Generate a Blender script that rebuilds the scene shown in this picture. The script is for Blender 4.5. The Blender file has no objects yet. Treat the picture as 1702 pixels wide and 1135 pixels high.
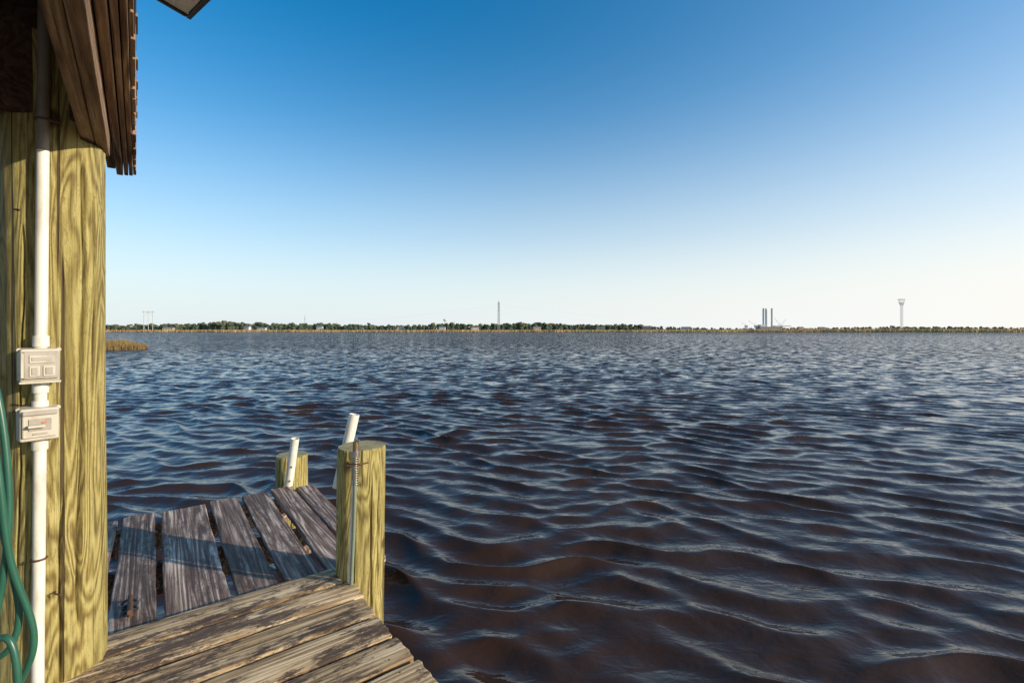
import bpy, bmesh, math, random
import numpy as np
from mathutils import Vector, Matrix
random.seed(7); rng=np.random.default_rng(11)
sc=bpy.context.scene
COL=sc.collection
WZ=-2.2          # water level (camera eye = z 0)
DZ=-1.35         # near deck level
DZ2=-1.39        # far deck level
ROT=math.atan2(.791,-.612)   # dock axis u
U=Vector((-.612,.791,0)); V=Vector((.791,.612,0))
def uv(u,v,z=0): 
    p=U*u+V*v; p.z=z; return p

# ---------------------------------------------------------------- node helpers
class M:
    def __init__(s,name,rough=.6,**kw):
        s.m=bpy.data.materials.new(name); s.m.use_nodes=True
        s.nt=s.m.node_tree; s.b=s.nt.nodes['Principled BSDF']
        s.b.inputs['Roughness'].default_value=rough
        for k,v in kw.items(): s.b.inputs[k].default_value=v
    def n(s,t,**kw):
        nd=s.nt.nodes.new(t)
        for k,v in kw.items():
            if hasattr(nd,k): setattr(nd,k,v)
        return nd
    def l(s,a,b): s.nt.links.new(a,b)
    def obj(s,rand=True):
        tc=s.n('ShaderNodeTexCoord')
        if not rand: return tc.outputs['Object']
        oi=s.n('ShaderNodeObjectInfo')
        mu=s.n('ShaderNodeMath',operation='MULTIPLY'); s.l(oi.outputs['Random'],mu.inputs[0]); mu.inputs[1].default_value=53.
        va=s.n('ShaderNodeVectorMath',operation='ADD'); s.l(tc.outputs['Object'],va.inputs[0]); s.l(mu.outputs[0],va.inputs[1])
        return va.outputs[0]
    def noise(s,vec,scale=(1,1,1),sc_=1,detail=6,rough=.6,dist=0,out='Fac'):
        mp=s.n('ShaderNodeVectorMath',operation='MULTIPLY'); s.l(vec,mp.inputs[0]); mp.inputs[1].default_value=scale
        t=s.n('ShaderNodeTexNoise'); s.l(mp.outputs[0],t.inputs['Vector'])
        t.inputs['Scale'].default_value=sc_; t.inputs['Detail'].default_value=detail
        t.inputs['Roughness'].default_value=rough; t.inputs['Distortion'].default_value=dist
        return t.outputs[out]
    def ramp(s,fac,stops):
        r=s.n('ShaderNodeValToRGB'); s.l(fac,r.inputs[0]); e=r.color_ramp.elements
        while len(e)<len(stops): e.new(.5)
        for i,(p,c) in enumerate(stops):
            e[i].position=p
            if not hasattr(c,'__len__'): c=(c,c,c)
            e[i].color=(*c,1)
        return r.outputs[0]
    def mix(s,fac,a,b,mode='MIX'):
        x=s.n('ShaderNodeMix'); x.data_type='RGBA'; x.blend_type=mode
        if isinstance(fac,(int,float)): x.inputs[0].default_value=fac
        else: s.l(fac,x.inputs[0])
        for i,c in ((6,a),(7,b)):
            if isinstance(c,(tuple,list)): x.inputs[i].default_value=(*c,1)
            else: s.l(c,x.inputs[i])
        return x.outputs[2]
    def math(s,op,a,b=0.):
        x=s.n('ShaderNodeMath',operation=op)
        for i,c in enumerate((a,b)):
            if isinstance(c,(int,float)): x.inputs[i].default_value=c
            else: s.l(c,x.inputs[i])
        return x.outputs[0]
    def contour(s,n,freq):
        """growth-ring contour lines 0..1 from a smooth noise"""
        return s.math('ADD',s.math('MULTIPLY',s.math('SINE',s.math('MULTIPLY',n,freq)),.5),.5)
    def bump(s,h,strength=.5,dist=.01,prev=None):
        b=s.n('ShaderNodeBump'); b.inputs['Strength'].default_value=strength; b.inputs['Distance'].default_value=dist
        s.l(h,b.inputs['Height'])
        if prev: s.l(prev,b.inputs['Normal'])
        return b.outputs[0]
    def out(s,col=None,nrm=None,rough=None):
        if col is not None:
            if isinstance(col,(tuple,list)): s.b.inputs['Base Color'].default_value=(*col,1)
            else: s.l(col,s.b.inputs['Base Color'])
        if nrm is not None: s.l(nrm,s.b.inputs['Normal'])
        if rough is not None: s.l(rough,s.b.inputs['Roughness'])
        return s.m

def plank_mat(name,dark,mid,light,blot,blot_amt=.5,bl=(.45,.62),var=.35):
    m=M(name,.75); v=m.obj()
    g=m.noise(v,(2.5,95,95),1,8,.75,.4)
    st=m.noise(v,(.8,26,26),1,6,.65,.8)
    cn=m.contour(m.noise(v,(.45,8,8),1,2,.4,.2),75)
    bt=m.noise(v,(8,28,28),1,10,.84)
    bg_=m.noise(v,(1.2,4.5,4.5),1,3,.6)
    f=m.math('ADD',m.math('ADD',m.math('MULTIPLY',g,.5),m.math('MULTIPLY',st,.38)),m.math('MULTIPLY',cn,.12))
    c=m.ramp(f,[(.38,dark),(.50,mid),(.61,light)])
    bsum=m.math('ADD',m.math('MULTIPLY',bt,.62),m.math('MULTIPLY',bg_,.38))
    bf=m.ramp(bsum,[(bl[0],0.),(bl[1],1.)])
    c=m.mix(m.math('MULTIPLY',bf,blot_amt),c,blot)
    oi=m.n('ShaderNodeObjectInfo')
    vv=m.math('ADD',m.math('MULTIPLY',oi.outputs['Random'],var),1-var/2)
    h=m.n('ShaderNodeHueSaturation'); m.l(c,h.inputs['Color']); m.l(vv,h.inputs['Value'])
    ck=m.noise(v,(1.3,120,120),1,3,.5,.3)
    ckf=m.ramp(ck,[(.29,1.),(.35,0.)])
    c=m.mix(ckf,h.outputs[0],tuple(x*.2 for x in dark))
    hh=m.math('SUBTRACT',g,m.math('MULTIPLY',ckf,.7))
    hh=m.math('ADD',hh,m.math('ADD',m.math('MULTIPLY',bt,.5),m.math('MULTIPLY',cn,.15)))
    return m.out(c,m.bump(hh,1.,.008))

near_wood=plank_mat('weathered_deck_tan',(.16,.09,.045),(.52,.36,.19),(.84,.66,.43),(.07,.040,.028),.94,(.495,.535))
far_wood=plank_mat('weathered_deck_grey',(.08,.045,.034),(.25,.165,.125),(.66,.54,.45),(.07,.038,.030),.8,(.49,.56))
beam_wood=plank_mat('roof_beam_wood',(.12,.06,.03),(.38,.23,.13),(.60,.42,.27),(.12,.065,.04),.6)
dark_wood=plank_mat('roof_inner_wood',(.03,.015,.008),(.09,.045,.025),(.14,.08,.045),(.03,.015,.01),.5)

def piling_mat():
    m=M('treated_pine_piling',.7); v=m.obj()
    g=m.noise(v,(110,110,4.0),1,9,.8,.6)
    f2=m.noise(v,(34,34,1.6),1,8,.75,.9)
    cn=m.contour(m.noise(v,(6,6,.8),1,3,.5,.5),110)
    bl=m.noise(v,(3,3,.9),1,6,.6,.4)
    f=m.math('ADD',m.math('ADD',m.math('MULTIPLY',g,.46),m.math('MULTIPLY',f2,.34)),m.math('MULTIPLY',cn,.20))
    c=m.ramp(f,[(.36,(.13,.085,.025)),(.44,(.29,.225,.065)),(.53,(.42,.345,.115)),(.65,(.55,.47,.19))])
    c=m.mix(m.math('MULTIPLY',m.ramp(bl,[(.40,0.),(.66,1.)]),.35),c,(.27,.255,.07))
    sp=m.noise(v,(38,38,9),1,10,.85,.6)
    c=m.mix(m.math('MULTIPLY',m.ramp(sp,[(.53,0.),(.62,1.)]),.5),c,(.15,.095,.032))
    vo=m.n('ShaderNodeTexVoronoi'); mp=m.n('ShaderNodeVectorMath',operation='MULTIPLY'); m.l(v,mp.inputs[0]); mp.inputs[1].default_value=(4.2,4.2,3.0)
    m.l(mp.outputs[0],vo.inputs['Vector']); vo.inputs['Scale'].default_value=1
    kn=m.ramp(vo.outputs['Distance'],[(.07,1.),(.13,0.)])
    c=m.mix(m.math('MULTIPLY',kn,.85),c,(.08,.04,.015))
    ck=m.noise(v,(38,38,.6),1,3,.5,.4)
    ckf=m.ramp(ck,[(.32,1.),(.345,0.)])
    c=m.mix(m.math('MULTIPLY',ckf,.9),c,(.05,.03,.012))
    fl=m.noise(v,(90,90,22),1,6,.78,.5)
    flf=m.ramp(fl,[(.55,0.),(.63,1.)])
    c=m.mix(m.math('MULTIPLY',flf,.5),c,(.12,.085,.03))
    hh=m.math('SUBTRACT',m.math('ADD',f,m.math('MULTIPLY',fl,.6)),m.math('MULTIPLY',ckf,.9))
    return m.out(c,m.bump(hh,1.,.010))
pil=piling_mat()

def endgrain_mat():
    m=M('piling_end_grain',.8); v=m.obj(False)
    w=m.n('ShaderNodeTexWave',wave_type='RINGS',rings_direction='Z'); m.l(v,w.inputs['Vector'])
    w.inputs['Scale'].default_value=28; w.inputs['Distortion'].default_value=2.5; w.inputs['Detail'].default_value=3
    n=m.noise(v,(18,18,18),1,6)
    c=m.mix(w.outputs[0],(.30,.25,.11),(.48,.41,.21))
    c=m.mix(m.math('MULTIPLY',m.ramp(n,[(.45,0.),(.6,1.)]),.6),c,(.16,.12,.05))
    return m.out(c,m.bump(n,.5,.005))
endg=endgrain_mat()

def plain(name,col,rough=.5,var=.15,scale=12,metal=0,bump=.1):
    m=M(name,rough); m.b.inputs['Metallic'].default_value=metal
    v=m.obj(False); n=m.noise(v,(scale,)*3,1,5)
    c=m.mix(n,tuple(x*(1-var) for x in col),tuple(min(1,x*(1+var)) for x in col))
    return m.out(c,m.bump(n,bump,.003))
def dirty(name,col,dirt,amt=.5,scale=14,rough=.4):
    m=M(name,rough); v=m.obj(); n=m.noise(v,(scale,scale,scale*.35),1,8,.7)
    c=m.mix(m.math('MULTIPLY',m.ramp(n,[(.48,0.),(.72,1.)]),amt),col,dirt)
    return m.out(c,m.bump(n,.15,.002))
pvc=dirty('white_pvc',(.78,.76,.69),(.35,.29,.2),.6)
boxm=dirty('grey_plastic_box',(.56,.52,.44),(.30,.25,.18),.7,20)
boxd=dirty('grey_plastic_cover',(.40,.37,.33),(.25,.21,.17),.7,25)
hose_m=plain('green_hose_rubber',(.025,.11,.075),.35,.3)
hose_y=plain('yellow_green_hose_rubber',(.35,.38,.05),.4,.2)
metal=plain('galvanised_metal',(.42,.41,.38),.35,.3,40,.9)
brass=plain('weathered_brass',(.30,.22,.12),.4,.3,40,.8)
rust=plain('rusty_steel',(.12,.06,.035),.7,.4,60,.3)
blackm=plain('black_painted_metal',(.02,.02,.022),.4,.2)
glassm=plain('lamp_lens',(.75,.76,.76),.15,.05)
orange=plain('orange_label',(.6,.16,.04),.5,.1)

# ---------------------------------------------------------------- mesh helpers
def empty(name,rot=0,loc=(0,0,0)):
    e=bpy.data.objects.new(name,None); COL.objects.link(e); e.location=loc; e.rotation_euler=(0,0,rot); e.empty_display_size=.2; return e
def link(o,parent=None):
    COL.objects.link(o)
    if parent: o.parent=parent
    return o
def mesh_obj(name,verts,faces,mat=None,parent=None,smooth=False):
    me=bpy.data.meshes.new(name); me.from_pydata([tuple(v) for v in verts],[],faces); me.update()
    if mat: me.materials.append(mat)
    if smooth: me.polygons.foreach_set('use_smooth',[True]*len(me.polygons))
    return link(bpy.data.objects.new(name,me),parent)
def box(name,a,b,mat,parent=None,bev=.003,loc=None,rot=None):
    a=Vector(a);b=Vector(b);c=(a+b)/2;h=(b-a)/2
    vs=[(sx*h.x,sy*h.y,sz*h.z) for sx in(-1,1) for sy in(-1,1) for sz in(-1,1)]
    fs=[(0,1,3,2),(4,6,7,5),(0,4,5,1),(2,3,7,6),(0,2,6,4),(1,5,7,3)]
    o=mesh_obj(name,vs,fs,mat,parent); o.location=c if loc is None else loc
    if rot: o.rotation_euler=rot
    if bev:
        m=o.modifiers.new('bevel','BEVEL'); m.width=bev; m.segments=2
    return o
def tube(name,pts,r,mat,parent=None,segs=8,cyc=False,caps=True,spline='POLY'):
    cu=bpy.data.curves.new(name,'CURVE'); cu.dimensions='3D'; cu.bevel_depth=r; cu.bevel_resolution=segs//2; cu.use_fill_caps=caps
    if spline=='POLY':
        s=cu.splines.new('POLY'); s.points.add(len(pts)-1)
        for i,p in enumerate(pts): s.points[i].co=(*p,1)
    else:
        s=cu.splines.new('NURBS'); s.points.add(len(pts)-1); s.order_u=4; s.use_endpoint_u=True; s.resolution_u=8
        for i,p in enumerate(pts): s.points[i].co=(*p,1)
    cu.materials.append(mat)
    return link(bpy.data.objects.new(name,cu),parent)
def hollow_pipe(name,p0,p1,ro,ri,mat,parent=None,segs=28):
    p0=Vector(p0);p1=Vector(p1);L=(p1-p0).length
    vs=[];fs=[]
    for r,z in((ro,0),(ro,L),(ri,L),(ri,0)):
        for i in range(segs):
            a=2*math.pi*i/segs; vs.append((r*math.cos(a),r*math.sin(a),z))
    for k in range(4):
        k2=(k+1)%4
        for i in range(segs):
            j=(i+1)%segs; fs.append((k*segs+i,k*segs+j,k2*segs+j,k2*segs+i))
    o=mesh_obj(name,vs,fs,mat,parent,True)
    o.rotation_mode='QUATERNION'; o.rotation_quaternion=(p1-p0).to_track_quat('Z','Y'); o.location=p0
    mod=o.modifiers.new('e','EDGE_SPLIT'); mod.split_angle=math.radians(50)
    return o

# ---------------------------------------------------------------- decks
def plank(name,L,W,T,mat,parent,loc,rotz=0,seed=0):
    nx=int(L/.06)+2; ny=8
    r=random.Random(seed); vs=[];fs=[]
    cup=r.uniform(-.004,.005); tw=r.uniform(-.006,.006); bow=r.uniform(-.005,.005)
    ph=r.uniform(0,6); ez=r.uniform(-.003,.003)
    for side in(0,1):
        for i in range(nx):
            for j in range(ny):
                x=-L/2+L*i/(nx-1); t=-1+2*j/(ny-1)
                ed=(abs(t)>.9)
                y=t*W/2+bow*math.cos(math.pi*x/L)+ed*(.0016*math.sin(x*9+ph)+.001*math.sin(x*31+ph*2)+r.uniform(-.0008,.0008))
                z=(0 if side==0 else -T)+cup*t*t+tw*t*x/L+ez-(ed and side==0)*(.0015+r.uniform(0,.0015))
                if i in(0,nx-1): x+= .004*math.sin(j*2.1+ph)+r.uniform(-.002,.002)
                vs.append((x,y,z))
    n=nx*ny
    for i in range(nx-1):
        for j in range(ny-1):
            a=i*ny+j; fs.append((a,a+ny,a+ny+1,a+1)); b=a+n; fs.append((b,b+1,b+ny+1,b+ny))
    for i in range(nx-1):
        a=i*ny; fs.append((a,a+n,a+n+ny,a+ny)); a=i*ny+ny-1; fs.append((a,a+ny,a+n+ny,a+n))
    for j in range(ny-1):
        a=j; fs.append((a,a+1,a+1+n,a+n)); a=(nx-1)*ny+j; fs.append((a,a+n,a+n+1,a+1))
    o=mesh_obj(name,vs,fs,mat,parent); o.location=loc; o.rotation_euler=(0,0,rotz)
    m=o.modifiers.new('bevel','BEVEL'); m.width=.005; m.segments=2; m.limit_method='ANGLE'; m.angle_limit=math.radians(50)
    return o
dock=empty('wooden_dock',ROT)
nails=[]
edges=[(-.62,-.335),(-.325,-.115),(-.085,.102),(.14,.420),(.457,.647),(.685,.870),(.907,1.070),(1.10,1.245)]
for i,(v0,v1) in enumerate(edges):
    u0=2.83; u1=4.58+random.uniform(-.05,.04)
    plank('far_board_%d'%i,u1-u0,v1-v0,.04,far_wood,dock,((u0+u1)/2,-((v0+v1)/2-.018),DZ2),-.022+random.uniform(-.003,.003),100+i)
    for uu in(2.95,3.7,4.45):
        for vv in(v0+.035,v1-.035): nails.append((uu+random.uniform(-.01,.01),-vv-.022*(uu-4.5),DZ2+.002))
u=2.80
i=0
while u>-1.2:
    w=.172 if i else .188
    v1=.905+random.uniform(-.015,.018)
    if i==0: v1=.872
    v0=-1.9
    plank('near_board_%d'%i,v1-v0,w,.04,near_wood,dock,(u-w/2,-(v0+v1)/2,DZ),math.pi/2+random.uniform(-.003,.003),200+i)
    for vv in(.80,.05,-.7):
        for du in(.035,w-.035): nails.append((u-du,-vv+random.uniform(-.012,.012),DZ+.003))
    u-=w+.024; i+=1
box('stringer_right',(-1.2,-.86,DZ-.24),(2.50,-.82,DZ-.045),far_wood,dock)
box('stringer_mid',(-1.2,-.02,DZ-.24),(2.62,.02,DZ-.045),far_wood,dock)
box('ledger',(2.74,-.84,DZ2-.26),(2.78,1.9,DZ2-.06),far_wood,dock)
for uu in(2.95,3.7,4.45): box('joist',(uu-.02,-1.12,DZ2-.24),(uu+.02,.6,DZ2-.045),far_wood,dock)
box('ledge_plank',(2.803,-.86,DZ-.078),(2.826,1.9,DZ-.042),near_wood,dock)
vs=[];fs=[]
for(x,y,z) in nails:
    b=len(vs)
    for k in range(8):
        a=k*math.pi/4; vs.append((x+.0045*math.cos(a),y+.0045*math.sin(a),z+.0035))
    fs.append(tuple(range(b,b+8)))
mesh_obj('nail_heads',vs,fs,rust,dock)
cl=empty('mooring_cleat',ROT,uv(3.02,-.03,DZ2))
tube('horn',[(-.09,0,.045),(-.04,0,.035),(.04,0,.035),(.09,0,.045)],.011,rust,cl)
tube('leg_1',[(-.03,0,0),(-.03,0,.035)],.012,rust,cl); tube('leg_2',[(.03,0,0),(.03,0,.035)],.012,rust,cl)
tube('rope',[( .03*math.cos(t*1.1)+.012*t-.06,.035*math.sin(t*1.1),.02+.008*math.sin(t*2.3)) for t in range(14)],.006,blackm,cl,spline='N')

# ---------------------------------------------------------------- pilings
def piling(name,cx,cy,z0,z1,r0,r1,lean=(0,0),segs=160,rings=220,cracks=(),seed=0,notch=None):
    rr=np.random.default_rng(seed); vs=[];fs=[]
    H=z1-z0
    ph=rr.uniform(0,6,8)
    th=np.arange(segs)/segs*2*math.pi
    for k in range(rings+1):
        t=k/rings; z=H*t
        r=np.full(segs,r0+(r1-r0)*t)
        r=r+.004*np.sin(2*th+ph[0]+z*.6)+.0025*np.sin(3*th+ph[1]-z*1.1)+.0015*np.sin(7*th+ph[2]+2.3*z)+.001*np.sin(17*th+ph[3]+z*3+np.sin(z*5))
        for(ca,zb,zt,dep,wd) in cracks:
            if zb<z<zt:
                c=ca+.05*math.sin(z*2.1+ph[4])+.02*math.sin(z*9+ph[5])+.006*math.sin(z*31)
                env=min(1,(z-zb)/.15,(zt-z)/.15)
                d=(th-c+math.pi)%(2*math.pi)-math.pi
                r=r-dep*env*np.exp(-(d/wd)**2)
        if k==rings: r=r-.005
        x=r*np.cos(th)+lean[0]*t; y=r*np.sin(th)+lean[1]*t
        if notch and z0+z>notch[0]:
            vv=(cx+x)*V.x+(cy+y)*V.y; d=np.minimum(0,notch[1]-vv); x=x+V.x*d; y=y+V.y*d
        vs+= [(a,b,z) for a,b in zip(x,y)]
    for k in range(rings):
        for i in range(segs):
            j=(i+1)%segs; fs.append((k*segs+i,k*segs+j,(k+1)*segs+j,(k+1)*segs+i))
    fs.append(tuple(rings*segs+i for i in range(segs)))
    o=mesh_obj(name,vs,fs,pil); o.data.materials.append(endg)
    o.data.polygons.foreach_set('use_smooth',[True]*(len(fs)-1)+[False]); o.data.polygons[-1].material_index=1
    o.location=(cx,cy,z0); return o
PX,PY=-1.850,1.945
camdir=math.atan2(-PY,-PX)
piling('roof_piling',PX,PY,-3.2,1.15,.163,.163,(.010,0),segs=480,rings=400,seed=3,notch=(.742,-.180),
       cracks=[(camdir+.50,2.0,3.9,.050,.034),(camdir+.16,1.2,2.6,.022,.020),(camdir-.60,2.3,3.6,.020,.018),(camdir-.12,.5,1.8,.018,.018),(camdir+.75,2.9,3.8,.022,.020)])
p=uv(-1.9,-.28); piling('roof_piling',p.x,p.y,-3.2,1.15,.16,.16,segs=64,rings=60,seed=9)
P2=(-.853,2.73)
c2=math.atan2(-P2[1],-P2[0])
piling('dock_piling',P2[0]-.02,P2[1],-3.4,-.655,.13,.127,(.025,0),segs=360,seed=5,cracks=[(c2+.5,1.2,2.6,.026,.030),(c2-.25,1.6,2.74,.014,.018),(c2+.85,1.9,2.6,.014,.02)])
P3=(-2.05,4.50)
piling('dock_piling',P3[0],P3[1],-3.4,-1.165,.142,.139,(.0,0),seed=6,segs=200,rings=120,cracks=[(-1.2,.9,2.2,.016,.03)])

nl=empty('piling_nails')
for(rt,z,dd) in((-1.028,.44,.0),(-1.03,-.28,0),(-.945,-.99,.02)):
    Y=1.80+dd; d=Vector((.66,-.75,.15))
    b=Vector((rt*Y,Y,z)); tube('nail',[b-d*.03,b+d*.018,b+d*.022+Vector((.022,.0,-.004))],.0032,rust,nl)

# ---------------------------------------------------------------- conduit + boxes on roof piling
cd=empty('electrical_conduit')
qx,qy=-1.745,1.792
def cx_(z): return qx+.010*z
tube('conduit_pipe',[(cx_(-1.5),qy,-1.5),(cx_(0),qy,0),(cx_(.66),qy,.66)],.0185,pvc,cd,12)
tube('conduit_upper',[(cx_(.66),qy,.66),(cx_(1.32),qy,1.32)],.0182,dirty('grey_brown_pvc',(.26,.23,.19),(.12,.09,.07),.7),cd,12)  # upper length in a darker grey-brown than the white pipe below
for z in(-.045,-.215,-.285,-.425): tube('coupling',[(cx_(z),qy,z-.02),(cx_(z),qy,z+.02)],.0235,pvc,cd,12)
for z in(.775,-.85):
    pts=[(cx_(z)+.021*math.cos(a),qy+.021*math.sin(a),z) for a in [i*math.pi/8 for i in range(17)]]
    tube('clamp_ring',pts,.004,rust,cd)
tube('clamp_lug',[(cx_(.775)+.02,qy,.775),(cx_(.775)+.045,qy+.02,.77)],.005,rust,cd)
facing=math.atan2(-qy,-qx)+math.pi/2
def outlet(name,z,kind):
    e=empty(name,facing+.10,(cx_(z)+.002,qy-.01,z))
    w,h=.055,.062
    vs=[(-w,.03,-h),(w,.03,-h),(w,.03,h),(-w,.03,h),(-w*.94,-.045,-h*.94),(w*.94,-.045,-h*.94),(w*.94,-.045,h*.94),(-w*.94,-.045,h*.94)]
    o=mesh_obj('box_body',vs,[(0,1,2,3)[::-1],(4,5,6,7)[::1],(0,4,7,3)[::1],(1,2,6,5),(3,7,6,2),(0,1,5,4)],boxm,e)
    m=o.modifiers.new('b','BEVEL'); m.width=.006; m.segments=3
    if kind==0:
        box('flip_cover',(-.045,-.056,-.050),(.049,-.046,.050),boxd,e,.004)
        box('hinge_left',(-.052,-.060,-.045),(-.044,-.046,.045),boxm,e,.002)
        box('window_top',(-.030,-.060,.008),(.038,-.0565,.036),boxm,e,.003)
        box('window_slot',(-.024,-.0625,.016),(.030,-.0605,.029),boxd,e,.002)
        box('window_left',(-.030,-.060,-.040),(-.002,-.0565,-.002),boxm,e,.003)
        box('window_right',(.006,-.060,-.040),(.038,-.0565,-.002),boxm,e,.003)
        box('slot_left',(-.024,-.0625,-.034),(-.008,-.0605,-.008),boxd,e,.002)
        box('slot_right',(.012,-.0625,-.034),(.032,-.0605,-.008),boxd,e,.002)
        box('lower_lip',(-.055,-.052,-.066),(.055,-.02,-.058),boxm,e,.002)
    else:
        box('cover_plate',(-.046,-.054,-.046),(.046,-.046,.052),boxm,e,.004)
        box('top_flap',(-.046,-.064,.036),(.046,-.0545,.050),boxd,e,.003)
        box('toggle_recess',(-.030,-.058,-.020),(.030,-.0545,.022),boxd,e,.003)
        box('toggle_lever',(-.034,-.078,-.008),(.012,-.0585,.002),boxm,e,.003,)
        box('indicator',(.004,-.062,.006),(.018,-.0585,.010),orange,e,.001)
        box('label_strip',(-.020,-.0565,-.036),(.02,-.0545,-.028),boxd,e,.001)
    for sx in(-.047,.047):
        tube('ear',[(sx*1.12,.0,.055),(sx*1.12,-.02,.055)],.007,boxm,e)
outlet('electrical_outlet_box',-.130,0)
outlet('electrical_switch_box',-.345,1)

# ---------------------------------------------------------------- garden hose coil hanging at left of piling
gh=empty('garden_hose')
def hp(pts): return [Vector(((x-851)/803*Y,Y,(547-y)/803*Y)) for x,y,Y in pts]
tube('coil_1',hp([(-30,560,1.66),(-4,640,1.66),(12,740,1.66),(18,850,1.66),(10,940,1.66),(-2,1010,1.66),(-20,1080,1.66),(-60,1130,1.66)]),.0105,hose_m,gh,12,spline='N')
tube('coil_2',hp([(-40,600,1.63),(-10,720,1.63),(4,830,1.63),(14,930,1.65),(38,990,1.68),(58,1040,1.70),(58,1085,1.70),(36,1130,1.70),(10,1180,1.70),(-30,1190,1.7)]),.0105,hose_m,gh,12,spline='N')
tube('coil_3',hp([(-30,700,1.69),(-6,780,1.69),(2,870,1.69),(24,960,1.70),(36,1015,1.70),(28,1065,1.69),(4,1095,1.68),(-30,1100,1.68)]),.0105,hose_m,gh,12,spline='N')
tube('coil_4',hp([(-20,1080,1.62),(4,1050,1.62),(24,1060,1.62),(32,1120,1.62),(30,1190,1.62)]),.0105,hose_m,gh,12,spline='N')
tube('coil_yellow',hp([(14,760,1.72),(20,850,1.72),(14,920,1.72),(2,980,1.70),(-14,1010,1.70)]),.008,hose_y,gh,12,spline='N')
tube('hook',[(-1.93,1.86,-.17),(-1.95,1.70,-.18),(-1.96,1.64,-.12)],.008,rust,gh)

# ---------------------------------------------------------------- rod holders
def rod_holder(name,p0,p1,r):
    e=empty(name); hollow_pipe('tube',p0,p1,r,r*.86,pvc,e)
    p0=Vector(p0);p1=Vector(p1); d=(p1-p0).normalized()
    side=Vector((-p0.x,-p0.y,0)).normalized(); side=(side-d*side.dot(d)).normalized()
    for t in(.12,.42):
        c=p0+(p1-p0)*t+side*(r+.0005); tube('bolt',[c-side*.004,c+side*.004],.008,rust,e)
    return e
rod_holder('rod_holder',(-1.985,4.30,-1.385),(-1.915,4.27,-.965),.034)
rod_holder('rod_holder',(-1.045,2.90,-.95),(-.955,2.93,-.515),.031)
tube('strap',[(-1.07,2.88,-.72),(-1.02,2.86,-.72),(-.93,2.85,-.72)],.006,metal,bpy.data.objects['rod_holder.001'])

# ---------------------------------------------------------------- hose stand pipe on dock piling
hb=empty('hose_spigot')
fx,fy=-.838,2.565
tube('riser',[(fx-.028,fy+.012,DZ),(fx-.012,fy+.010,-.98),(fx-.004,fy+.005,-.80)],.010,pvc,hb)
tube('grey_line',[(fx-.012,fy-.008,DZ),(fx-.002,fy-.012,-1.15),(fx+.008,fy-.006,-.95),(fx+.004,fy+.0,-.80)],.009,plain('grey_green_hose',(.20,.25,.19),.4),hb,spline='N')
tube('core',[(fx,fy,-.80),(fx+.008,fy,-.62)],.010,metal,hb)
n=150; tube('spring',[(fx+.004+.0165*math.cos(i*.55),fy+.0165*math.sin(i*.55),-.83+i*.0011) for i in range(n)],.0032,metal,hb)
tube('collar',[(fx+.006,fy,-.675),(fx+.008,fy,-.645)],.024,metal,hb,12)
tube('valve',[(fx+.008,fy,-.66),(fx+.010,fy,-.595)],.015,brass,hb,12)
tube('nozzle',[(fx+.010,fy,-.60),(fx+.012,fy,-.575)],.008,metal,hb,12)
tube('lever',[(fx+.010,fy,-.612),(fx+.03,fy-.01,-.585)],.005,metal,hb)
tube('strap',[(fx-.06,fy+.075,-.72),(fx-.03,fy+.0,-.715),(fx+.005,fy-.02,-.71),(fx+.04,fy-.0,-.715),(fx+.06,fy+.045,-.72)],.0045,rust,hb)

# ---------------------------------------------------------------- boathouse roof
rf=empty('boathouse_roof',ROT)
def rb(name,u0,u1,v0,v1,z0,z1,mat,bev=.004): return box(name,(u0,-v1,z0),(u1,-v0,z1),mat,rf,bev)
rb('beam_inner',-2.5,2.66,-.180,-.138,.752,1.19,beam_wood)
rb('beam_outer',-2.5,2.72,-.135,-.096,.745,1.185,beam_wood)
rb('blocking',2.725,3.42,-.132,-.096,.875,1.10,beam_wood)
rb('sub_fascia',-2.5,3.42,-.092,-.064,.845,1.10,beam_wood)
rb('fascia_inner',-2.5,3.44,-.060,-.042,.853,1.14,beam_wood)
rb('fascia',-2.5,3.45,-.039,-.022,.858,1.16,beam_wood)
rb('shade_cross_beam',2.506,2.546,-2.6,-.186,.80,1.2,dark_wood)  # beam set low before the piling; its dark wood paints the shade there
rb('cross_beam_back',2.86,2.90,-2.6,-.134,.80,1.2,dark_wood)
def slab(name,u0,u1,v0,z0,v1,z1,t,mat):
    vs=[(u_,-v_,z_+dz) for u_ in(u0,u1) for (v_,z_) in((v0,z0),(v1,z1)) for dz in(0,t)]
    return mesh_obj(name,vs,[(0,1,3,2),(4,6,7,5),(0,4,5,1),(2,3,7,6),(0,2,6,4),(1,5,7,3)],mat,rf)
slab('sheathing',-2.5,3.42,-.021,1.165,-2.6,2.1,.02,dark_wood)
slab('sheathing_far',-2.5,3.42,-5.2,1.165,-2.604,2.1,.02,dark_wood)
uu=-2.3
while uu<3.4:
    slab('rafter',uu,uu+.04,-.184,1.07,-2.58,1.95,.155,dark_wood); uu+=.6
shm=plain('cedar_shingle',(.30,.20,.13),.85,.4,30)
r=random.Random(4); uu=-2.5
while uu<3.43:
    w=r.uniform(.09,.16); w=min(w,3.46-uu)
    ov=r.uniform(.0,.012)
    slab('shingle',uu+.002,uu+w-.004,-.008+ov*.8,1.186+r.uniform(-.006,.006),-2.6,2.125,.012,shm)
    rb('shingle_edge',uu+.003,uu+w-.005,-.0205,-.010+ov*.4,.865+r.uniform(-.010,.010),1.150,shm if r.random()<.4 else beam_wood,.002)
    uu+=w
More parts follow.
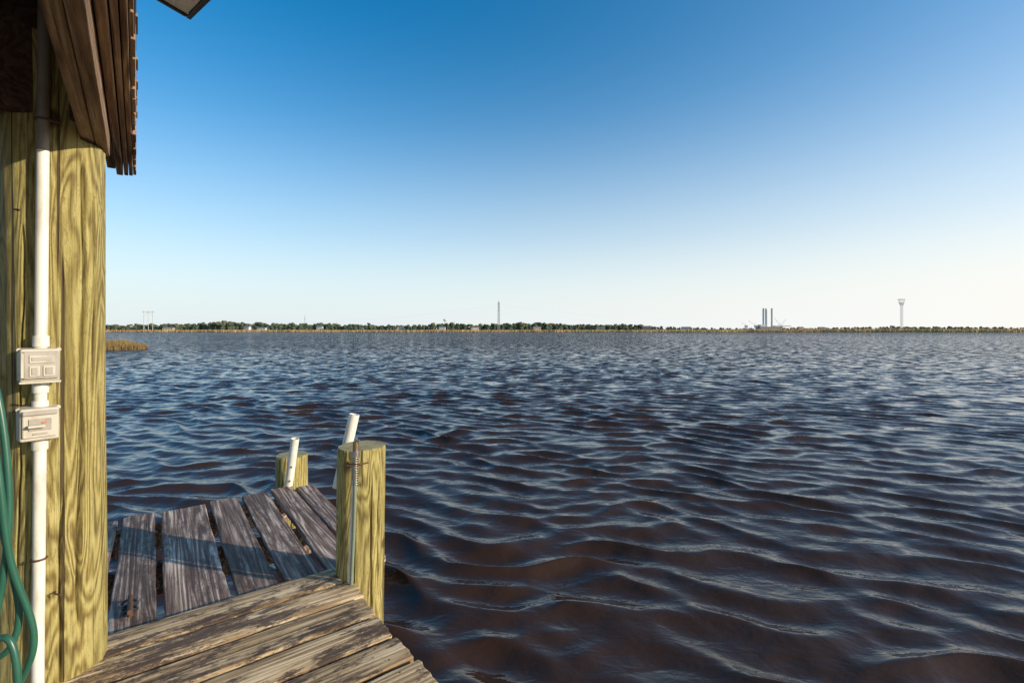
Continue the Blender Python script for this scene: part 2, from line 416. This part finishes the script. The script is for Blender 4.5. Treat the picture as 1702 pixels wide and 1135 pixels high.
# ---------------------------------------------------------------- flood light at the eave
fl=empty('flood_light',0,(-.985,1.42,1.0)); 
box('housing',(-.11,-.075,-.01),(.11,.075,.05),blackm,fl,.006)
box('bezel_front',(-.118,-.083,-.026),(.118,-.067,-.012),blackm,fl,.003)
box('bezel_back',(-.118,.067,-.026),(.118,.083,-.012),blackm,fl,.003)
box('bezel_left',(-.118,-.066,-.026),(-.102,.066,-.012),blackm,fl,.003)
box('bezel_right',(.102,-.066,-.026),(.118,.066,-.012),blackm,fl,.003)
box('lens',(-.101,-.065,-.018),(.101,.065,-.0105),glassm,fl,.001)
box('bracket',(-.02,.03,.05),(.02,.12,.07),blackm,fl,.003)
fl.scale=(.82,.82,.82)
fl.rotation_euler=(math.radians(10),math.radians(-6),ROT+.2)

# ---------------------------------------------------------------- water
def water():
    th=np.concatenate([np.radians(np.arange(-180,-60,4.0)),np.radians(np.arange(-60,60,.12)),np.radians(np.arange(60,180,4.0))])
    q=1.0062; nr=int(math.log(460/1.6)/math.log(q))+1
    r=1.6*q**np.arange(nr)
    R,T=np.meshgrid(r,th,indexing='ij')
    X=R*np.sin(T); Y=R*np.cos(T)
    dx=np.zeros_like(X); dy=np.zeros_like(X); dz=np.zeros_like(X)
    g=np.random.default_rng(21)
    N=150
    lam=np.exp(g.uniform(math.log(.11),math.log(1.9),N))
    w=np.exp(-((np.log(lam)-math.log(.46))/.52)**2)
    main=math.atan2(1,.30)
    sp=.38+.35*(lam<.30)
    ang=main+g.normal(0,1,N)*sp
    k=2*math.pi/lam
    S=.185
    slope=w/np.sqrt((w**2).sum()/2)*S
    amp=slope/k; ph=g.uniform(0,2*math.pi,N)
    spc=R*.0064
    gust=1+.2*np.sin(X*.11+1.3+np.sin(Y*.07))*np.sin(Y*.09+.4)+.28*np.sin(X*.9+.7*np.sin(Y*.8))*np.sin(Y*1.1+.6*np.sin(X*.7+1))
    # slow domain warp breaks up the regular wave trains
    Xw=X+.16*np.sin(Y*.9+1)+.10*np.sin(X*.6+Y*1.7)+.05*np.sin(X*2.9-Y*2.1)
    Yw=Y+.14*np.sin(X*1.1+2)+.10*np.sin(X*2.0-Y*.8)+.05*np.sin(X*3.7+Y*1.9)
    for i in range(N):
        att=np.clip((lam[i]/spc-1.9)/1.8,0,1)
        cx,cy=math.cos(ang[i]),math.sin(ang[i])
        p=k[i]*(Xw*cx+Yw*cy)+ph[i]
        a=amp[i]*att*gust
        s_=np.sin(p); c_=np.cos(p)
        dz+=a*c_; dx-=a*cx*s_*1.1; dy-=a*cy*s_*1.1
    co=np.stack([X+dx,Y+dy,WZ+dz],-1).reshape(-1,3).astype(np.float32)
    n0,n1=R.shape
    i=np.arange(n0-1)[:,None]; j=np.arange(n1)[None,:]; j2=(j+1)%n1
    f=np.stack([i*n1+j,i*n1+j2,(i+1)*n1+j2,(i+1)*n1+j],-1).reshape(-1,4)[:,::-1]
    nv=len(co)
    me=bpy.data.meshes.new('river_water')
    me.vertices.add(nv+1); allco=np.vstack([co,[[0,0,WZ]]]).astype(np.float32)
    me.vertices.foreach_set('co',allco.ravel())
    jj=np.arange(n1)
    tri=np.stack([np.full(n1,nv),(jj+1)%n1,jj],-1)
    nl=f.size+tri.size
    me.loops.add(nl); me.loops.foreach_set('vertex_index',np.concatenate([f.ravel(),tri.ravel()]).astype(np.int32))
    me.polygons.add(len(f)+len(tri))
    st=np.concatenate([np.arange(len(f))*4,f.size+np.arange(len(tri))*3]).astype(np.int32)
    me.polygons.foreach_set('loop_start',st)
    me.polygons.foreach_set('use_smooth',np.ones(len(st),bool))
    me.update(calc_edges=True); me.validate()
    m=M('river_water',.05); m.b.inputs['IOR'].default_value=1.333
    v=m.obj(False)
    big=m.noise(v,(.05,.05,.05),1,3)
    # short chop too fine for the mesh, as a direct normal perturbation growing where the mesh gets coarser;
    # an added constant tilt to the near bank makes far reflections darker and bluer
    ge=m.n('ShaderNodeNewGeometry')
    ln=m.n('ShaderNodeVectorMath',operation='LENGTH'); m.l(v,ln.inputs[0])
    mr=m.n('ShaderNodeMapRange'); m.l(ln.outputs['Value'],mr.inputs[0]); mr.inputs[1].default_value=5; mr.inputs[2].default_value=65; mr.inputs[3].default_value=.12; mr.inputs[4].default_value=3.4
    nc=m.noise(v,(1.3,2.3,1),1,4,.62,.3,out='Color')
    gp=m.noise(v,(.02,.05,1),1,4,.6)
    su=m.n('ShaderNodeVectorMath',operation='SUBTRACT'); m.l(nc,su.inputs[0]); su.inputs[1].default_value=(.5,.572,.5)
    mu=m.n('ShaderNodeVectorMath',operation='MULTIPLY'); m.l(su.outputs[0],mu.inputs[0]); mu.inputs[1].default_value=(.9,1.15,0)
    kk=m.math('MULTIPLY',mr.outputs[0],m.math('ADD',m.math('MULTIPLY',gp,.9),.55))
    sc2=m.n('ShaderNodeVectorMath',operation='SCALE'); m.l(mu.outputs[0],sc2.inputs[0]); m.l(kk,sc2.inputs['Scale'])
    ad=m.n('ShaderNodeVectorMath',operation='ADD'); m.l(ge.outputs['Normal'],ad.inputs[0]); m.l(sc2.outputs[0],ad.inputs[1])
    no=m.n('ShaderNodeVectorMath',operation='NORMALIZE'); m.l(ad.outputs[0],no.inputs[0])
    n1_=m.noise(v,(4.5,7.5,1),1,3,.5,.3)
    b=m.bump(n1_,1.,.014,no.outputs[0])
    c=m.mix(big,(.040,.020,.011),(.050,.026,.014))
    me.materials.append(m.out(c,b))
    return link(bpy.data.objects.new('river_water',me))
water()

# ---------------------------------------------------------------- land beyond the river
def shore(x):
    s=352+8*math.sin(x*.011+1)+5*math.sin(x*.037)+2.5*math.sin(x*.11+2)-.02*x
    if x>150: s-=min(45,(x-150)*.16)
    return s
def land():
    offs=[0,1.5,4,12,40,120,300,700,1500,3500,8000]
    xs=np.concatenate([np.linspace(-6000,-1000,40),np.linspace(-990,990,700),np.linspace(1000,6000,40)])
    vs=[];fs=[]
    for k,o in enumerate(offs):
        for x in xs:
            z=WZ+.22+.1*math.sin(x*.05+k)
            if k==0: z=WZ-.3
            vs.append((x,shore(x)+o,z))
    n=len(xs)
    for k in range(len(offs)-1):
        for i in range(n-1): fs.append((k*n+i,k*n+i+1,(k+1)*n+i+1,(k+1)*n+i))
    m=M('marsh_ground',.9); v=m.obj(False)
    a=m.noise(v,(.02,.008,1),1,6); c=m.ramp(a,[(.35,(.20,.14,.055)),(.5,(.28,.22,.08)),(.62,(.16,.17,.05))])
    mesh_obj('marsh_ground',vs,fs,m.out(c),None,True)
land()
gm=M('river_bed',.9); gv=gm.obj(False); gn=gm.noise(gv,(.2,.2,.2),1,5)
mesh_obj('ground',[(-9000,-9000,-4.2),(9000,-9000,-4.2),(9000,9000,-4.2),(-9000,9000,-4.2)],[(0,1,2,3)],gm.out(gm.mix(gn,(.06,.04,.025),(.1,.07,.04))))

def grass_mat(name,a,b,c_,s=.03):
    m=M(name,.85); v=m.obj(False)
    n1=m.noise(v,(s,s,s),1,5); n2=m.noise(v,(2,2,.6),1,4)
    c=m.ramp(n1,[(.38,a),(.5,b),(.62,c_)])
    c=m.mix(m.math('MULTIPLY',n2,.4),c,tuple(x*.45 for x in b))
    return m.out(c)
gfar=grass_mat('marsh_grass_far',(.50,.31,.15),(.60,.42,.19),(.46,.38,.14),.012)
gnear=grass_mat('marsh_grass_near',(.40,.27,.10),(.47,.35,.13),(.30,.28,.09))
def blades(name,pts,mat):
    n=len(pts); P=np.array(pts)
    a=rng.uniform(0,math.pi,n); lx=rng.normal(0,.22,n)*P[:,3]; ly=rng.normal(0,.22,n)*P[:,3]
    wx=np.cos(a)*P[:,4]/2; wy=np.sin(a)*P[:,4]/2*.5
    v=np.zeros((n,5,3))
    v[:,0]=np.stack([P[:,0]-wx,P[:,1]-wy,P[:,2]],-1); v[:,1]=np.stack([P[:,0]+wx,P[:,1]+wy,P[:,2]],-1)
    v[:,2]=np.stack([P[:,0]+wx*.8+lx*.35,P[:,1]+wy*.8+ly*.35,P[:,2]+P[:,3]*.6],-1)
    v[:,3]=np.stack([P[:,0]-wx*.8+lx*.35,P[:,1]-wy*.8+ly*.35,P[:,2]+P[:,3]*.6],-1)
    v[:,4]=np.stack([P[:,0]+lx,P[:,1]+ly,P[:,2]+P[:,3]],-1)
    fs=[]
    for i in range(n): b=i*5; fs+=[(b,b+1,b+2,b+3),(b+3,b+2,b+4)]
    return mesh_obj(name,v.reshape(-1,3).tolist(),fs,mat)
pts=[]
for row,off in enumerate((.3,1.0,2.2,4,7,12,20,34,55,85,130)):
    x=-760.
    while x<820:
        x+=random.uniform(.25,.7)*(1 if row<4 else 1.5)
        hh=1.65+.35*math.sin(x*.03+row)+.25*math.sin(x*.21+row*2)
        if x>100: hh+=min(1.2,(x-100)*.008)
        pts.append((x,shore(x)+off+random.uniform(-.4,.6),WZ+.05,max(.5,hh*random.uniform(.7,1.1)),random.uniform(.3,.7)))
blades('marsh_grass',pts,gfar)
pts=[]
for i in range(22000):
    a=random.random()
    x=-78+38.0*math.sqrt(a) if random.random()<.6 else random.uniform(-78,-40.4)
    f=(x+78)/38
    half=4.2*math.sqrt(max(0,1-f**3))+.2
    y=52.5+half*random.uniform(-1,1)
    e=min(1,.35+.9*math.sqrt(max(0,(-40-x))/6))*(1+.12*math.sin(x*1.7)+.08*math.sin(x*4.1+y))
    pts.append((x,y,WZ-.02,random.uniform(.7,1.15)*e,random.uniform(.02,.06)))
blades('marsh_grass',pts,gnear)
bm=bmesh.new(); ring=[]
for k in range(48):
    a=k/48*2*math.pi; ring.append(bm.verts.new((-59.6+19.2*math.cos(a),52.5+4.2*math.sin(a),WZ-.1)))
top=[]
for k in range(48):
    a=k/48*2*math.pi; top.append(bm.verts.new((-59.6+18.2*math.cos(a),52.5+3.6*math.sin(a),WZ+.12)))
for k in range(48): bm.faces.new((ring[k],ring[(k+1)%48],top[(k+1)%48],top[k]))
bm.faces.new(top); me=bpy.data.meshes.new('marsh_bank'); bm.to_mesh(me); bm.free(); me.materials.append(plain('marsh_mud',(.12,.08,.04),.9,.3,2)); link(bpy.data.objects.new('marsh_bank',me))

# ---- distant treeline: one mesh
def treeline():
    bm=bmesh.new(); bmesh.ops.create_icosphere(bm,subdivisions=2,radius=1); bm.verts.ensure_lookup_table()
    base=np.array([v.co[:] for v in bm.verts]); bf=np.array([[v.index for v in f.verts] for f in bm.faces]); bm.free()
    VV=[];FF=[];MI=[];FT=[];off=[0]
    g=np.random.default_rng(3)
    def clump(c,s,mi):
        v=base*(1+g.normal(0,.17,(len(base),1)))*np.array(s)+np.array(c); VV.append(v); FF.append(bf+off[0]); MI.append(np.full(len(bf),mi)); off[0]+=len(base)
    def tree(x,y,h):
        w=h*g.uniform(.28,.42); gz=WZ+.3
        mi=int(g.choice([0,0,1,2]))
        for _ in range(3):
            cx=x+g.normal(0,w*.5); cz=gz+h*g.uniform(.45,.8); s=w*g.uniform(.45,.75)
            clump((cx,y+g.normal(0,w*.3),cz),(s,s,min(s*.8,gz+h-cz+.3)),mi)
        clump((x,y-1,gz+h*.22),(w*.9,w*.8,h*.28),0)
        tv=np.array([(x-.25,y,gz-.3),(x+.25,y,gz-.3),(x+.12,y,gz+h*.7),(x-.12,y,gz+h*.7)]); VV.append(tv)
        o=off[0]; FT.append([o,o+1,o+2,o+3]); off[0]+=4
    x=-1150.
    while x<1500:
        px=851+803*x/780
        if px<1120:
            y=770+60*math.sin(x*.006)+g.uniform(-30,60)
            h=10.6+1.6*math.sin(x*.013+1)+1.1*math.sin(x*.041)+g.normal(0,1.1)-max(0,(px-850)*.008)
            tree(x,y,max(5,h)); x+=g.uniform(1.2,2.8)
        else: 
            y=1000+g.uniform(-20,60); h=5.2+1.2*math.sin(x*.012)+g.normal(0,.8)
            tree(x*1.28,y,max(2.2,h)); x+=g.uniform(1.8,5.5)
    xx=-1900.
    while xx<2800:
        h=14+2.5*math.sin(xx*.006)+g.normal(0,1.3)
        if xx>400: h-=6.5
        tree(xx,1500+g.uniform(-60,120),max(4,h)); xx+=g.uniform(3,6)
    V_=np.vstack(VV); F_=np.vstack(FF).tolist()+FT
    mi=np.concatenate(MI+[np.full(len(FT),3)]).astype(np.int32)
    me=bpy.data.meshes.new('distant_treeline'); me.from_pydata(V_.tolist(),[],F_); me.update()
    for nm,c in(('foliage_dark',(.06,.08,.045)),('foliage_mid',(.09,.11,.055)),('foliage_olive',(.12,.12,.065)),('bark',(.12,.09,.06))):
        me.materials.append(plain(nm,c,.9,.45,.35))
    me.polygons.foreach_set('material_index',mi)
    link(bpy.data.objects.new('distant_treeline',me))
treeline()

# ---- houses and structures on the far bank
wallw=plain('white_wall',(.66,.64,.60),.8,.05,.5); wallt=plain('tan_wall',(.40,.32,.24),.8,.05,.5)
roofg=plain('grey_roof',(.20,.19,.19),.8,.1,.5); roofr=plain('brown_roof',(.22,.13,.09),.8,.1,.5); winm=plain('window_glass',(.05,.06,.08),.2,.05)
tow=plain('pale_steel',(.50,.50,.50),.6,.05,.5); dsteel=plain('dark_steel',(.24,.23,.23),.6,.05,.5); stackm=plain('pale_concrete',(.62,.64,.66),.7,.08,.2)
def house(px,dist,w,h,wall,roof):
    x=(px-851)/803*dist
    e=empty('house',random.uniform(-.3,.3),(x,dist,WZ+.3)); d=w*.6; t=.004
    box('walls',(-w/2,-d/2,0),(w/2,d/2,h),wall,e,0)
    rh=h*.45; vs=[(-w/2-.4,-d/2-.4,h+t),(w/2+.4,-d/2-.4,h+t),(w/2+.4,d/2+.4,h+t),(-w/2-.4,d/2+.4,h+t),(-w/2-.2,0,h+rh),(w/2+.2,0,h+rh)]
    mesh_obj('roof',vs,[(0,1,5,4),(2,3,4,5),(0,4,3),(1,2,5),(0,3,2,1)],roof,e)
    n=max(2,int(w/3))
    for i in range(n):
        cx=-w/2+w*(i+.5)/n
        if i==n//2: box('door',(cx-.5,-d/2-.05,0.0),(cx+.5,-d/2-.004,2.1),roofr,e,0)
        else: box('window_%d'%i,(cx-.5,-d/2-.05,h*.4),(cx+.5,-d/2-.004,h*.75),winm,e,0)
hr=random.Random(8)
for px in(281,412,424,437,457,532,600,660,668,676,735,790,892,1000,1075,1140,1330,1365):
    house(px,hr.uniform(680,725),hr.uniform(6,13),hr.uniform(3.2,4.8),hr.choice([wallw,wallw,wallt]),hr.choice([roofg,roofg,roofr]))
def seg(name,pts,r,mat,parent): return tube(name,pts,r,mat,parent,4)
def hframe(px,dist,top):
    e=empty('transmission_pylon',.1,((px-851)/803*dist,dist,WZ)); 
    for s in(-5.5,0,5.5): seg('pole',[(s,0,0),(s,0,top)],.32,tow,e)
    seg('crossarm',[(-8,0,top*.92),(8,0,top*.92)],.25,tow,e); seg('brace_1',[(-5.5,0,top*.7),(0,0,top*.92)],.15,tow,e); seg('brace_2',[(5.5,0,top*.7),(0,0,top*.92)],.15,tow,e)
hframe(247,640,27)
def lattice(name,px,dist,top,w0,w1,mat,rr=1.):
    x=(px-851)/803*dist; e=empty(name,.3,(x,dist,WZ)); n=10
    for sx in(-1,1):
        for sy in(-1,1): seg('leg',[(sx*w0/2,sy*w0/2,0),(sx*w1/2,sy*w1/2,top)],(w0*.05+.08)*rr,mat,e)
    for k in range(n):
        z0=top*k/n;z1=top*(k+1)/n; a=w0+(w1-w0)*k/n; b=w0+(w1-w0)*(k+1)/n
        for sy in(-1,1):
            seg('brace',[(-a/2,sy*a/2,z0),(b/2,sy*b/2,z1)],.09*rr,mat,e); seg('brace',[(a/2,sy*a/2,z0),(-b/2,sy*b/2,z1)],.09*rr,mat,e)
            seg('ring',[(-b/2,sy*b/2,z1),(b/2,sy*b/2,z1)],.09*rr,mat,e)
    return e
e=lattice('lattice_tower',829,620,37,2.6,1.2,dsteel,.8)
for z in(26,30,34): seg('crossarm',[(-2,0,z),(2,0,z)],.16,dsteel,e)
seg('antenna',[(0,0,36),(0,0,40)],.12,dsteel,e)
e=lattice('observation_tower',1498,700,40,2.2,2.2,tow,.8)
box('platform',(-2.8,-2.8,40),(2.8,2.8,40.5),tow,e,0); box('platform_upper',(-3.6,-3.6,44.9),(3.6,3.6,45.3),tow,e,0)
for a in range(8):
    c,s=math.cos(a*math.pi/4),math.sin(a*math.pi/4); seg('rail_post',[(1.6*c,1.6*s,36),(3.0*c,3.0*s,41),(3.5*c,3.5*s,46)],.16,tow,e)
e=empty('water_tower',0,((740-851)/803*900,900,WZ))
seg('stem',[(0,0,0),(0,0,18)],.9,stackm,e)
bm=bmesh.new(); bmesh.ops.create_uvsphere(bm,u_segments=20,v_segments=12,radius=3.6); 
for v in bm.verts: v.co.z=v.co.z*.62+19
me=bpy.data.meshes.new('tank'); bm.to_mesh(me); bm.free(); me.materials.append(wallw); link(bpy.data.objects.new('tank',me),e)
for px,d,h in((507,800,24),(755,900,17),(560,850,15)):
    e=empty('radio_mast',0,((px-851)/803*d,d,WZ)); seg('mast',[(0,0,0),(0,0,h)],.3,dsteel,e); seg('arm',[(-1.5,0,h*.8),(1.5,0,h*.8)],.15,dsteel,e)
e=empty('industrial_tower_group',0,((1275-851)/803*850,850,WZ))
for i,s in enumerate((-6.6,.4,8.2)):
    tube('tower_%d'%i,[(s,i%2*5,0),(s,i%2*5,38)],1.8,stackm,e,16)
    tube('tower_cap_%d'%i,[(s,i%2*5,38.01),(s,i%2*5,38.8)],1.2,dsteel,e,12)
box('hull',(-16,-6,1),(20,10,6.5),dsteel,e,0); box('deckhouse',(-14,-4,6.6),(-4,6,10),wallw,e,0); box('shed',(12,-4,6.6),(40,6,8.5),wallw,e,0)
def crane(px,d,h,dx):
    e=empty('harbour_crane',0,((px-851)/803*d,d,WZ)); box('cab',(-2,-2,5),(2,2,9),tow,e,0); seg('base',[(0,0,0),(0,0,6)],1.0,tow,e)
    seg('jib',[(0,0,8),(dx,0,h)],.22,tow,e); seg('stay',[(-1.5,0,13),(dx,0,h)],.08,tow,e); seg('mast',[(0,0,8),(-1.5,0,13)],.2,tow,e)
crane(1256,850,17,-13); crane(1296,850,22,-10); crane(1298,850,20,9); crane(1240,870,14,-9)
pl=empty('power_lines')
def wire(a,b,sag):
    a=Vector(a);b=Vector(b); seg('wire',[a.lerp(b,t/24)-Vector((0,0,sag*4*(t/24)*(1-t/24))) for t in range(25)],.025,tow,pl)
xa=(247-851)/803*640; xb=(829-851)/803*620; xc=(1240-851)/803*700
wire((xa,640,22),(xb,620,32),17); wire((xb,620,32),(xc,760,17),8)

# ---------------------------------------------------------------- sky, sun, camera
az=math.radians(105.5); el=math.radians(17)
sd=Vector((math.sin(az)*math.cos(el),math.cos(az)*math.cos(el),math.sin(el)))
w=bpy.data.worlds.new('World'); sc.world=w; w.use_nodes=True; nt=w.node_tree
def N(t): return nt.nodes.new(t)
bg=nt.nodes['Background']; sk=N('ShaderNodeTexSky'); sk.sky_type='NISHITA'; sk.sun_disc=False
sk.sun_elevation=el; sk.sun_rotation=az; sk.air_density=1.0; sk.dust_density=.6; sk.ozone_density=2.5; sk.altitude=0
hs=N('ShaderNodeHueSaturation'); hs.inputs['Saturation'].default_value=1.5; hs.inputs['Value'].default_value=1.32; hs.inputs['Hue'].default_value=.494
nt.links.new(sk.outputs[0],hs.inputs['Color'])
# atmospheric haze towards the horizon, brighter on the sun side
tc=N('ShaderNodeTexCoord'); sx=N('ShaderNodeSeparateXYZ'); nt.links.new(tc.outputs['Generated'],sx.inputs[0])
rp=N('ShaderNodeValToRGB'); nt.links.new(sx.outputs[2],rp.inputs[0]); rp.color_ramp.interpolation='B_SPLINE'
els=rp.color_ramp.elements
for i,(p,c) in enumerate(((0,.97),(.08,.84),(.18,.52),(.32,.18),(.46,.03),(.6,0))):
    if i>=2: els.new(p)
    els[i].position=p; els[i].color=(c,c,c,1)
dt=N('ShaderNodeVectorMath'); dt.operation='DOT_PRODUCT'; nt.links.new(tc.outputs['Generated'],dt.inputs[0]); dt.inputs[1].default_value=(sd.x,sd.y,0)
mr=N('ShaderNodeMapRange'); nt.links.new(dt.outputs['Value'],mr.inputs[0]); mr.inputs[1].default_value=-.6; mr.inputs[2].default_value=.75; mr.inputs[3].default_value=0; mr.inputs[4].default_value=1
sq=N('ShaderNodeMath'); sq.operation='POWER'; nt.links.new(mr.outputs[0],sq.inputs[0]); sq.inputs[1].default_value=2.4
ma=N('ShaderNodeMath'); ma.operation='MULTIPLY_ADD'; ma.use_clamp=True; nt.links.new(sq.outputs[0],ma.inputs[0]); ma.inputs[1].default_value=.22; nt.links.new(rp.outputs[0],ma.inputs[2])
hz=N('ShaderNodeMix'); hz.data_type='RGBA'; nt.links.new(mr.outputs[0],hz.inputs[0]); hz.inputs[6].default_value=(5.2,5.8,6.1,1); hz.inputs[7].default_value=(6.8,6.6,6.2,1)
mx=N('ShaderNodeMix'); mx.data_type='RGBA'; nt.links.new(ma.outputs[0],mx.inputs[0]); nt.links.new(hs.outputs[0],mx.inputs[6]); nt.links.new(hz.outputs[2],mx.inputs[7])
nt.links.new(mx.outputs[2],bg.inputs['Color']); bg.inputs['Strength'].default_value=.15
L=bpy.data.lights.new('sun','SUN'); L.energy=5; L.angle=math.radians(.5); L.color=(1,.86,.65)
lo=bpy.data.objects.new('sun',L); COL.objects.link(lo); lo.rotation_euler=sd.to_track_quat('Z','Y').to_euler()
cam=bpy.data.cameras.new('camera'); cam.lens=17; cam.sensor_width=36; cam.clip_start=.05; cam.clip_end=20000; cam.shift_y=-20.5/1702
co=bpy.data.objects.new('camera',cam); COL.objects.link(co); co.location=(0,0,0); co.rotation_euler=(math.radians(90),0,0); sc.camera=co
sc.view_settings.view_transform='Standard'; sc.view_settings.look='None'; sc.view_settings.exposure=0
